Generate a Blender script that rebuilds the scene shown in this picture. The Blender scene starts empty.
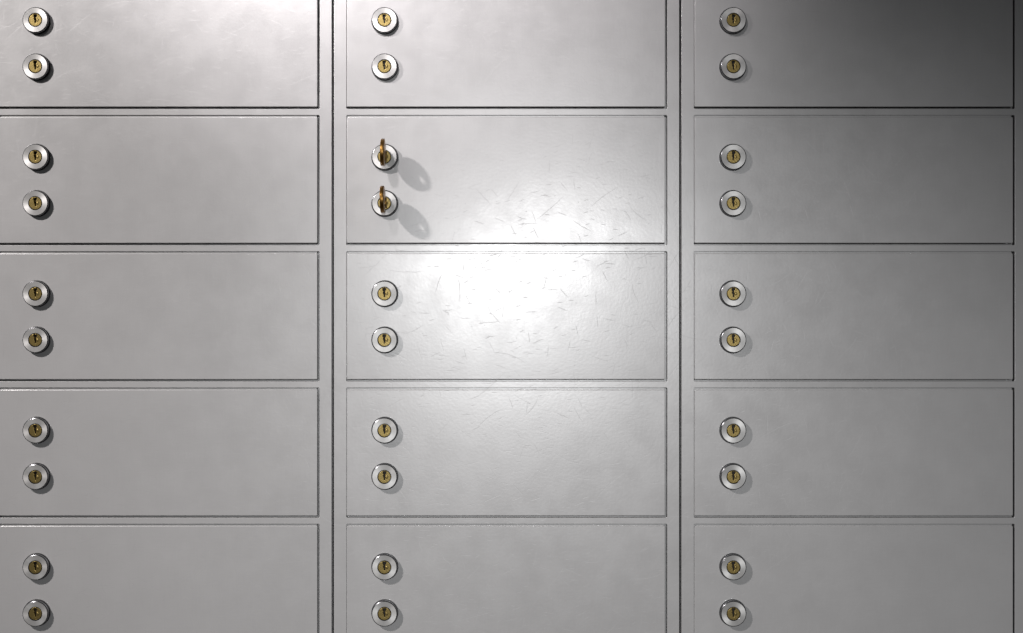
import bpy, bmesh, math, random
from mathutils import Vector, Matrix
random.seed(7)
scene = bpy.context.scene
C = scene.collection

# ------------------------------------------------------------------ camera, world, lamps, exposure
# one millimetre on the door faces is one pixel of the 1023 x 633 picture
def W(px, py, z=0.0):
    """pixel position on the door plane, z millimetres out from it -> world (x, -y outwards, z up)"""
    return Vector(((px - 511.5) / 1000, -z / 1000, (316.5 - py) / 1000))

DIST = 1.3
cam = bpy.data.cameras.new('camera')
cam.sensor_width = 36.0
cam.lens = 36.0 * DIST / 1.023
cam.clip_start = 0.01
cam_o = bpy.data.objects.new('camera', cam)
C.objects.link(cam_o)
cam_o.location = (0, -DIST, 0)
cam_o.rotation_euler = (math.pi / 2, 0, 0)
scene.camera = cam_o

world = bpy.data.worlds.new('world')
scene.world = world
world.use_nodes = True
bg = world.node_tree.nodes['Background']
bg.inputs[0].default_value = (0.95, 0.97, 1.0, 1)
bg.inputs[1].default_value = 0.05

scene.view_settings.view_transform = 'Standard'
scene.view_settings.look = 'None'
scene.view_settings.gamma = 1
scene.view_settings.use_curve_mapping = False
scene.view_settings.exposure = 0.0

def spot(name, pos, aim, half, intensity, radius, color):
    l = bpy.data.lights.new(name, 'SPOT')
    l.energy = intensity * 4 * math.pi
    l.spot_size = 2 * half
    l.spot_blend = 1.0
    l.shadow_soft_size = radius
    l.color = color
    o = bpy.data.objects.new(name, l)
    C.objects.link(o)
    a, b = W(*pos), W(aim[0], aim[1], 0)
    o.location = a
    o.rotation_euler = (b - a).to_track_quat('-Z', 'Y').to_euler()
    return o

spot('ceiling_spotlight_left', (-830.3, -655, 1094.6), (190, 420), .40, 10.3, .045, (1.0, .950, .935))
spot('ceiling_spotlight_centre', (528.3, 157.2, 2416.5), (675, 725), .368, 7.1, .10, (.980, .99, 1.0))
spot('added_spot_upper', (-50, -836, 1500), (375, -240), .262, 14.0, .06, (1.0, .950, .965))  # added lamp without a known source, brightens the top rows

# ------------------------------------------------------------------ materials
def new_mat(name):
    m = bpy.data.materials.new(name)
    m.use_nodes = True
    nt = m.node_tree
    return m, nt, nt.nodes, nt.links, nt.nodes['Principled BSDF']

def math_node(N, L, op, a, b=None, c=None, clamp=False):
    n = N.new('ShaderNodeMath'); n.operation = op; n.use_clamp = clamp
    for i, v in enumerate((a, b, c)):
        if v is None: continue
        if isinstance(v, (int, float)): n.inputs[i].default_value = v
        else: L.new(v, n.inputs[i])
    return n.outputs[0]

def map_range(N, L, val, a, b, c, d):
    n = N.new('ShaderNodeMapRange')
    n.interpolation_type = 'SMOOTHSTEP'
    L.new(val, n.inputs[0])
    for i, v in enumerate((a, b, c, d)): n.inputs[i + 1].default_value = v
    return n.outputs[0]

def paint_material(name, scale_seed, strip=False):
    m, nt, N, L, bs = new_mat(name)
    geo = N.new('ShaderNodeNewGeometry')
    pos = geo.outputs['Position']

    def mapped(rot, scl, off=(0, 0, 0), src=pos):
        mp = N.new('ShaderNodeMapping')
        mp.inputs['Rotation'].default_value = (0, rot, 0)
        mp.inputs['Scale'].default_value = scl
        mp.inputs['Location'].default_value = off
        L.new(src, mp.inputs[0])
        return mp.outputs[0]

    def noise(vec, scale, detail=2, rough=.5):
        n = N.new('ShaderNodeTexNoise')
        n.inputs['Scale'].default_value = scale
        n.inputs['Detail'].default_value = detail
        n.inputs['Roughness'].default_value = rough
        L.new(vec, n.inputs['Vector'])
        return n.outputs['Fac']

    # single hairline scratches: one short, slightly bent stroke per random cell, in the plane of the sheet
    sep = N.new('ShaderNodeSeparateXYZ'); L.new(pos, sep.inputs[0])
    flat = N.new('ShaderNodeCombineXYZ'); L.new(sep.outputs[0], flat.inputs[0]); L.new(sep.outputs[2], flat.inputs[1])

    def scratches(scale, off, length, width, keep, bias, spread):
        mp = N.new('ShaderNodeVectorMath'); mp.operation = 'ADD'
        L.new(flat.outputs[0], mp.inputs[0]); mp.inputs[1].default_value = (off, off * 1.7, 0)
        vo = N.new('ShaderNodeTexVoronoi'); vo.voronoi_dimensions = '2D'
        vo.inputs['Scale'].default_value = scale; L.new(mp.outputs[0], vo.inputs['Vector'])
        d = N.new('ShaderNodeVectorMath'); d.operation = 'SUBTRACT'
        L.new(mp.outputs[0], d.inputs[0]); L.new(vo.outputs['Position'], d.inputs[1])
        dx = N.new('ShaderNodeSeparateXYZ'); L.new(d.outputs[0], dx.inputs[0])
        rnd = N.new('ShaderNodeSeparateColor'); L.new(vo.outputs['Color'], rnd.inputs[0])
        ang = math_node(N, L, 'MULTIPLY_ADD', rnd.outputs[0], spread, bias)
        ca, sa = math_node(N, L, 'COSINE', ang), math_node(N, L, 'SINE', ang)
        X, Y = dx.outputs[0], dx.outputs[1]
        u = math_node(N, L, 'ADD', math_node(N, L, 'MULTIPLY', X, ca), math_node(N, L, 'MULTIPLY', Y, sa))
        v = math_node(N, L, 'SUBTRACT', math_node(N, L, 'MULTIPLY', Y, ca), math_node(N, L, 'MULTIPLY', X, sa))
        curv = math_node(N, L, 'MULTIPLY_ADD', rnd.outputs[1], 24, -12)
        v = math_node(N, L, 'ADD', v, math_node(N, L, 'MULTIPLY', math_node(N, L, 'MULTIPLY', u, u), curv))
        v = math_node(N, L, 'ADD', v, math_node(N, L, 'MULTIPLY_ADD', noise(pos, 160, 1), .0012, -.0006))
        line = map_range(N, L, math_node(N, L, 'ABSOLUTE', v), width * .3, width, 1, 0)
        end = map_range(N, L, math_node(N, L, 'ABSOLUTE', u), length * .3, length, 1, 0)
        sel = math_node(N, L, 'GREATER_THAN', rnd.outputs[2], 1 - keep)
        return math_node(N, L, 'MULTIPLY', math_node(N, L, 'MULTIPLY', line, end), sel)

    sets = [scratches(17, 1.3, .024, .00042, .55, -.5, 1.6),
            scratches(26, 5.1, .014, .00040, .5, 0, 6.3),
            scratches(48, 2.7, .007, .00045, .5, -.4, .9),
            scratches(44, 7.9, .008, .00040, .45, 1.2, 1.2),
            scratches(90, 4.4, .0032, .00050, .35, -.3, .8),
            scratches(60, 9.3, .0007, .00070, .16, 0, 3)]
    tot = sets[0]
    for s in sets[1:]: tot = math_node(N, L, 'MAXIMUM', tot, s)

    # cloudy wear + brushing in the old enamel
    cloud = noise(pos, 11, 4, .6)
    brush_h = noise(mapped(0, (60, 1, 900)), 1, 2)
    brush_v = noise(mapped(0, (700, 1, 40)), 1, 2)
    brush = math_node(N, L, 'ADD', math_node(N, L, 'MULTIPLY', brush_h, .5), math_node(N, L, 'MULTIPLY', brush_v, .5))
    val = math_node(N, L, 'ADD', map_range(N, L, cloud, .3, .7, .975, 1.025),
                    math_node(N, L, 'MULTIPLY', math_node(N, L, 'SUBTRACT', brush, .5), .10))
    val = math_node(N, L, 'SUBTRACT', val, math_node(N, L, 'MULTIPLY', tot, .055))
    col = N.new('ShaderNodeMix'); col.data_type = 'RGBA'; col.blend_type = 'MULTIPLY'
    col.inputs[0].default_value = 1
    col.inputs[6].default_value = (.492, .488, .487, 1)
    comb = N.new('ShaderNodeCombineColor')
    for i in range(3): L.new(val, comb.inputs[i])
    L.new(comb.outputs[0], col.inputs[7])
    L.new(col.outputs[2], bs.inputs['Base Color'])
    bs.inputs['Metallic'].default_value = .20
    rg = math_node(N, L, 'ADD', map_range(N, L, noise(pos, 35, 3, .6), .3, .7, .275, .325), math_node(N, L, 'MULTIPLY', tot, .1))
    L.new(rg, bs.inputs['Roughness'])

    # bumps: sagging sheet, orange peel of the enamel, scratches
    h1 = math_node(N, L, 'MULTIPLY', noise(pos, 4.5, 1), .0003)
    h2 = math_node(N, L, 'MULTIPLY', noise(pos, 330, 2), .00003)
    h3 = math_node(N, L, 'MULTIPLY', noise(pos, 30, 1), .00006)
    h = math_node(N, L, 'ADD', math_node(N, L, 'ADD', h1, h2), h3)
    h = math_node(N, L, 'SUBTRACT', h, math_node(N, L, 'MULTIPLY', tot, .000010))
    bump = N.new('ShaderNodeBump'); bump.inputs['Strength'].default_value = 1; bump.inputs['Distance'].default_value = 1
    L.new(h, bump.inputs['Height'])
    # each sheet hangs a hair out of true (per-object 'lean')
    at = N.new('ShaderNodeAttribute'); at.attribute_type = 'OBJECT'; at.attribute_name = 'lean'
    va = N.new('ShaderNodeVectorMath'); va.operation = 'ADD'
    L.new(bump.outputs[0], va.inputs[0]); L.new(at.outputs['Vector'], va.inputs[1])
    vn = N.new('ShaderNodeVectorMath'); vn.operation = 'NORMALIZE'
    L.new(va.outputs[0], vn.inputs[0])
    L.new(vn.outputs[0], bs.inputs['Normal'])
    return m

def metal(name, color, rough, bump_scale=0, bump_h=0, aniso=0, metallic=1.0):
    m, nt, N, L, bs = new_mat(name)
    tc = N.new('ShaderNodeTexCoord')
    n = N.new('ShaderNodeTexNoise'); n.inputs['Scale'].default_value = bump_scale or 300
    n.inputs['Detail'].default_value = 3
    L.new(tc.outputs['Object'], n.inputs['Vector'])
    mx = N.new('ShaderNodeMix'); mx.data_type = 'RGBA'
    L.new(n.outputs['Fac'], mx.inputs[0])
    mx.inputs[6].default_value = (*[c * .86 for c in color], 1)
    mx.inputs[7].default_value = (*[min(1, c * 1.1) for c in color], 1)
    L.new(mx.outputs[2], bs.inputs['Base Color'])
    bs.inputs['Metallic'].default_value = metallic
    bs.inputs['Roughness'].default_value = rough
    if bump_h:
        b = N.new('ShaderNodeBump'); b.inputs['Distance'].default_value = bump_h
        L.new(n.outputs['Fac'], b.inputs['Height']); L.new(b.outputs[0], bs.inputs['Normal'])
    if aniso:
        bs.inputs['Anisotropic'].default_value = aniso
        t = N.new('ShaderNodeTangent'); t.direction_type = 'RADIAL'; t.axis = 'Z'
        L.new(t.outputs[0], bs.inputs['Tangent'])
    return m

M_paint = paint_material('grey_enamel', 0)
M_face = metal('turned_steel', (.53, .525, .515), .46, 500, 0, .65, .55)
M_edge = metal('polished_steel_edge', (.22, .22, .23), .25, 400)
M_washer = metal('blackened_washer', (.03, .03, .032), .5, 400, metallic=.3)
M_brass = metal('lock_brass', (.27, .20, .068), .38, 900, .0001, 0, .75)
M_keybrass = metal('worn_key_brass', (.24, .13, .035), .36, 350, .0001)
M_dark = metal('dark_keyway', (.012, .008, .005), .6, 300, metallic=.2)
def plain(name, color, rough):
    m, nt, N, L, bs = new_mat(name)
    tc = N.new('ShaderNodeTexCoord'); n = N.new('ShaderNodeTexNoise'); n.inputs['Scale'].default_value = 12
    L.new(tc.outputs['Object'], n.inputs['Vector'])
    mx = N.new('ShaderNodeMix'); mx.data_type = 'RGBA'; L.new(n.outputs['Fac'], mx.inputs[0])
    mx.inputs[6].default_value = (*[c * .9 for c in color], 1); mx.inputs[7].default_value = (*[c * 1.1 for c in color], 1)
    L.new(mx.outputs[2], bs.inputs['Base Color']); bs.inputs['Roughness'].default_value = rough
    return m
M_inside = plain('shaded_carcass_side', (.010, .010, .011), .7)  # near-black colour paints the shade in the seams between cabinets
M_wall = plain('grey_plaster', (.30, .295, .29), .85)
M_floor = plain('dark_stone_floor', (.07, .068, .066), .6)

# ------------------------------------------------------------------ mesh helpers
def link(name, me, mats, parent=None):
    o = bpy.data.objects.new(name, me)
    if not me.materials:
        for m in mats: me.materials.append(m)
    C.objects.link(o)
    if parent: o.parent = parent
    return o

def curve_mesh(loops, half_thick, bevel=0.0, res=2):
    """filled outline with holes in XY, thickened along Z -> mesh"""
    cu = bpy.data.curves.new('outline', 'CURVE')
    cu.dimensions = '2D'; cu.fill_mode = 'BOTH'
    cu.extrude = half_thick - bevel
    cu.bevel_depth = bevel; cu.bevel_resolution = res; cu.offset = -bevel
    for lp in loops:
        s = cu.splines.new('POLY'); s.points.add(len(lp) - 1)
        for p, q in zip(s.points, lp): p.co = (q[0], q[1], 0, 1)
        s.use_cyclic_u = True
    o = bpy.data.objects.new('outline', cu)
    C.objects.link(o)
    dg = bpy.context.evaluated_depsgraph_get(); dg.update()
    me = bpy.data.meshes.new_from_object(o.evaluated_get(dg))
    bpy.data.objects.remove(o); bpy.data.curves.remove(cu)
    me.materials.clear()
    return me

def rrect(x0, y0, x1, y1, r, n=5):
    pts = []
    for cx, cy, a0 in ((x1 - r, y1 - r, 0), (x0 + r, y1 - r, 90), (x0 + r, y0 + r, 180), (x1 - r, y0 + r, 270)):
        for k in range(n + 1):
            a = math.radians(a0 + 90 * k / n)
            pts.append((cx + r * math.cos(a), cy + r * math.sin(a)))
    return pts

def circle(r, n=64, cx=0, cy=0, a0=0):
    return [(cx + r * math.cos(a0 + 2 * math.pi * k / n), cy + r * math.sin(a0 + 2 * math.pi * k / n)) for k in range(n)]

def lathe(bm, strips, n=72):
    """strips: (material index, smooth, [(r, z), ...]) from the outside in; separate strips meet in a crisp edge"""
    for mi, smooth, prof in strips:
        rings = [[bm.verts.new((r * math.cos(2 * math.pi * k / n), r * math.sin(2 * math.pi * k / n), z)) for k in range(n)]
                 for r, z in prof]
        for i in range(len(prof) - 1):
            for k in range(n):
                f = bm.faces.new((rings[i][k], rings[i][(k + 1) % n], rings[i + 1][(k + 1) % n], rings[i + 1][k]))
                f.material_index = mi; f.smooth = smooth

def box(bm, x0, x1, y0, y1, z0, z1, mi=0):
    vs = [bm.verts.new((x, y, z)) for x in (x0, x1) for y in (y0, y1) for z in (z0, z1)]
    for q in ((0, 1, 3, 2), (4, 6, 7, 5), (0, 4, 5, 1), (2, 3, 7, 6), (0, 2, 6, 4), (1, 5, 7, 3)):
        bm.faces.new([vs[i] for i in q]).material_index = mi

def to_mesh(bm, name='mesh'):
    bmesh.ops.recalc_face_normals(bm, faces=bm.faces)
    me = bpy.data.meshes.new(name); bm.to_mesh(me); bm.free()
    return me

ROT = Matrix.Rotation(math.pi / 2, 4, 'X')      # local Z (out of the sheet) -> world -Y, local Y -> world Z

# ------------------------------------------------------------------ cabinets
COL_DX, ROW_DY = 347.8, 136.35
SEAM0 = -15.1                  # left edge of the first cabinet
DOOR_L, DOOR_W = -1.1, 318.6   # left edge and width of a door in the first column
DOOR_T, DOOR_H = -19.35, 126.1  # top and height of the door in the first row
FLOOR_PX = 1500.0
TOP_PX = -170.0
Z_FRAME, Z_REBATE = -0.7, -12.0

# frame sheet, in millimetres relative to the cabinet's left edge on picture coordinates
def build_cabinet_meshes():
    w = COL_DX - 2.2
    loops = [rrect(0, -FLOOR_PX, w, -TOP_PX, 0.4, 2)]
    for r in range(5):
        x0 = DOOR_L - SEAM0 - 1.5; x1 = DOOR_L - SEAM0 + DOOR_W + 0.9
        t = DOOR_T + r * ROW_DY - 2.0; b = t + DOOR_H + 4.0
        loops.append(rrect(x0, -b, x1, -t, 1.3)[::-1])
    loops = [[(x / 1000, y / 1000) for x, y in lp] for lp in loops]
    fr = curve_mesh(loops, .0016, .0003, 2)
    fr.transform(Matrix.Translation((0, 0, Z_FRAME / 1000 - .0016)))
    bm = bmesh.new()
    box(bm, .0003, (w - .3) / 1000, -FLOOR_PX / 1000, -TOP_PX / 1000, -.45, Z_REBATE / 1000)
    for f in bm.faces:
        c = f.calc_center_median()
        if abs(c.z - Z_REBATE / 1000) > 1e-5: f.material_index = 1
    for r in range(5):                                   # thin strips added behind the left and upper edge so light greys those gaps
        x0 = DOOR_L - SEAM0 - 1.1; t = DOOR_T + r * ROW_DY
        box(bm, (x0 - 2.5) / 1000, (x0 + 6) / 1000, -(t + DOOR_H - 1) / 1000, -(t - 2.8) / 1000, Z_REBATE / 1000 - .0002, -.0022)
        box(bm, (x0 + 6) / 1000, (x0 + DOOR_W - 1) / 1000, -(t + 6) / 1000, -(t - 2.8) / 1000, Z_REBATE / 1000 - .0002, -.0022)
    return fr, to_mesh(bm)

def build_door_mesh():
    lp = rrect(0, -DOOR_H, DOOR_W, 0, 1.0, 4)
    me = curve_mesh([[(x / 1000, y / 1000) for x, y in lp]], .00095, .00065, 3)
    me.transform(Matrix.Translation((0, 0, -.00095)))
    return me

def build_collar_mesh():
    bm = bmesh.new()
    mm = .001
    strips = [(2, False, [(13.5, 0), (13.5, .9)]),                       # blackened washer
              (2, False, [(13.5, .9), (12.95, .95)]),
              (1, False, [(12.95, .9), (12.95, 4.2)]),                   # polished side
              (1, True, [(12.95, 4.2), (12.88, 4.65), (12.65, 5.02), (12.32, 5.28), (12.0, 5.42)]),
              (0, False, [(12.0, 5.42), (7.05, 5.30)]),                  # turned face, faintly dished
              (1, True, [(7.05, 5.30), (6.85, 5.15), (6.75, 4.8)]),
              (2, False, [(6.75, 4.8), (6.75, .5)])]
    lathe(bm, [(m, sm, [(r * mm, z * mm) for r, z in pr]) for m, sm, pr in strips])
    me = bpy.data.meshes.new('collar'); bm.to_mesh(me); bm.free()
    return me

def build_plug_mesh():
    mm = .001
    key = [(-1.5, 5.5), (-1.45, 2.9), (-.6, 2.3), (-1.3, 1.5), (-1.1, .1), (-.5, -.6), (-.6, -2.9), (.3, -3.3),
           (.8, -2.5), (.7, -.8), (1.2, .3), (.6, 1.2), (.7, 2.6), (1.5, 3.3), (1.5, 5.5)]
    ring = circle(6.3, 48)
    me = curve_mesh([[(x * mm, y * mm) for x, y in ring], [(x * mm, y * mm) for x, y in key[::-1]]], .0014, .0004, 3)
    me.transform(Matrix.Translation((0, 0, .0037)))
    bm = bmesh.new(); bm.from_mesh(me)
    lathe(bm, [(1, False, [(6.1 * mm, 2.7 * mm), (.01 * mm, 2.7 * mm)])], 32)
    # raised pin shoulders either side of the keyway
    for cx, cy, r in ((2.35, -.1, 1.0),):
        vs = []
        for k, (rad, zz) in enumerate(((1.4, 5.0), (1.1, 5.28), (.5, 5.42))):
            vs.append([bm.verts.new(((cx + rad * r * math.cos(a)) * mm, (cy + rad * r * 1.25 * math.sin(a)) * mm, zz * mm))
                       for a in [2 * math.pi * i / 16 for i in range(16)]])
        for i in range(2):
            for k in range(16):
                bm.faces.new((vs[i][k], vs[i][(k + 1) % 16], vs[i + 1][(k + 1) % 16], vs[i + 1][k])).smooth = True
        bm.faces.new(vs[2])
    me2 = bpy.data.meshes.new('plug'); bm.to_mesh(me2); bm.free()
    bpy.data.meshes.remove(me)
    return me2

frame_me, body_me = build_cabinet_meshes()
door_me = build_door_mesh()
collar_me = build_collar_mesh()
plug_me = build_plug_mesh()
for me in (frame_me, body_me, door_me, collar_me, plug_me):
    me.transform(ROT)
# collar and plug keep their turning axis on local Z (for the turned look): undo for those two
for me in (collar_me, plug_me):
    me.transform(ROT.inverted())

leans = [[-0.003, 0.004], [0.0074, 0.0067], [0.0009, 0.0029], [-0.0007, -0.0014], [0.0001, -0.0006], [-0.0005, 0.0021], [-0.016, -0.025], [0.0093, 0.0161], [0.0029, -0.0053], [-0.0018, -0.004], [-0.0025, 0.0012], [-0.0001, 0.0], [0.0008, 0.0001], [-0.0004, -0.0003], [-0.0005, -0.0005]]

labels = ['left grey steel deposit box cabinet, its keyless doors cut off by the picture edge',
          'grey steel deposit box cabinet in the middle, two brass keys in its second door',
          'grey steel deposit box cabinet on the right with keyless, dimly lit upper doors']
cabinets = []
for c in range(3):
    root = bpy.data.objects.new('deposit_box_cabinet', None)
    C.objects.link(root)
    gx = SEAM0 + c * COL_DX + 1.1
    root.location = W(gx, FLOOR_PX)
    root['label'] = labels[c]; root['category'] = 'deposit box cabinet'
    root['group'] = 'deposit box cabinets side by side'
    up = Vector((0, 0, W(0, 0).z - root.location.z))     # picture y = 0 in cabinet space
    b = link('cabinet_body', body_me, [M_paint, M_inside], root); b.location = up
    f = link('front_frame', frame_me, [M_paint], root); f.location = up
    for r in range(5):
        d = link('door', door_me, [M_paint], root)
        d.location = up + Vector(((DOOR_L - SEAM0 - 1.1) / 1000, 0, -(DOOR_T + r * ROW_DY) / 1000))
        t = leans[c * 5 + r]
        d['lean'] = (t[0], 0.0, -t[1])
        for k, ly in enumerate((40.4, 86.6)):
            lx = 38.2
            col = link('lock_collar', collar_me, [M_face, M_edge, M_washer], d)
            col.location = (lx / 1000, 0, -ly / 1000); col.rotation_euler = (math.pi / 2, 0, 0)
            pl = link('lock_cylinder', plug_me, [M_brass, M_dark], d)
            pl.location = (lx / 1000, 0, -ly / 1000)
            pl.rotation_euler = (math.pi / 2, math.radians(random.uniform(-3, 3)), 0)
    cabinets.append(root)

# ------------------------------------------------------------------ the two keys
def key(px, py, label, twist):
    root = bpy.data.objects.new('key', None); C.objects.link(root)
    root.location = W(px, py, 5.2)
    root.rotation_euler = (0, math.radians(twist[0]), math.radians(twist[1]))
    root['label'] = label; root['category'] = 'key'; root['group'] = 'brass keys in the open locks'
    mm = .001
    # side view in (out, up): the bow
    bow = []
    n = 60
    for k in range(n):
        a = 2 * math.pi * k / n
        x = 19.6 + 13.6 * math.cos(a); y = 1.6 + 13.3 * math.sin(a)
        bow.append((x, y))
    hole = circle(3.4, 28, 27.0, 1.2)
    me = curve_mesh([[(x * mm, y * mm) for x, y in bow], [(x * mm, y * mm) for x, y in hole[::-1]]], .0019, .0007, 3)
    # X(out)->-Y, Y(up)->Z, Z(thickness)->X
    R = Matrix(((0, 0, 1, 0), (-1, 0, 0, 0), (0, 1, 0, 0), (0, 0, 0, 1)))
    me.transform(R)
    link('key_bow', me, [M_keybrass], root)
    # shoulder, neck and the grooved, cut blade inside the lock
    prof = [(-.2, 4.6), (6.8, 4.6), (7.6, 4.0), (7.6, -4.6), (6.6, -5.4), (-.2, -5.4), (-.2, -1.6), (-1.0, -2.4),
            (-2.0, -1.2), (-2.4, -1.2), (-2.4, 3.9), (-.2, 3.9)]
    me = curve_mesh([[(x * mm, y * mm) for x, y in prof]], .0028, .0005, 2)
    me.transform(R)
    link('key_neck', me, [M_keybrass], root)
    return root
key(384.7, 157.0, 'brass key standing out of the upper lock of the second middle door', (1.0, 1.5))
key(384.7, 203.2, 'brass key standing out of the lower lock of the second middle door', (-1.0, 1.0))

# ------------------------------------------------------------------ room shell around the cabinets
def shell(name, x0, x1, y0, y1, z0, z1, m):
    bm = bmesh.new(); box(bm, x0, x1, y0, y1, z0, z1)
    o = link(name, to_mesh(bm), [m]); o['kind'] = 'structure'
    return o
FZ = W(0, FLOOR_PX).z
TZ = W(0, TOP_PX).z
xl, xr = W(SEAM0, 0).x, W(SEAM0 + 3 * COL_DX, 0).x
shell('wall_back', xl - 1.6, xr + 1.6, .455, .55, FZ, 1.6, M_wall)
shell('floor', xl - 1.6, xr + 1.6, -2.6, .55, FZ - .1, FZ, M_floor)
shell('trim_1', xl - 1.2, xl - .0012, .0007, .454, FZ, TZ, M_paint)
shell('trim_2', xr + .0002, xr + 1.2, .0007, .454, FZ, TZ, M_paint)
shell('trim_3', xl - 1.2, xr + 1.2, .0007, .454, TZ + .0005, 1.6, M_paint)
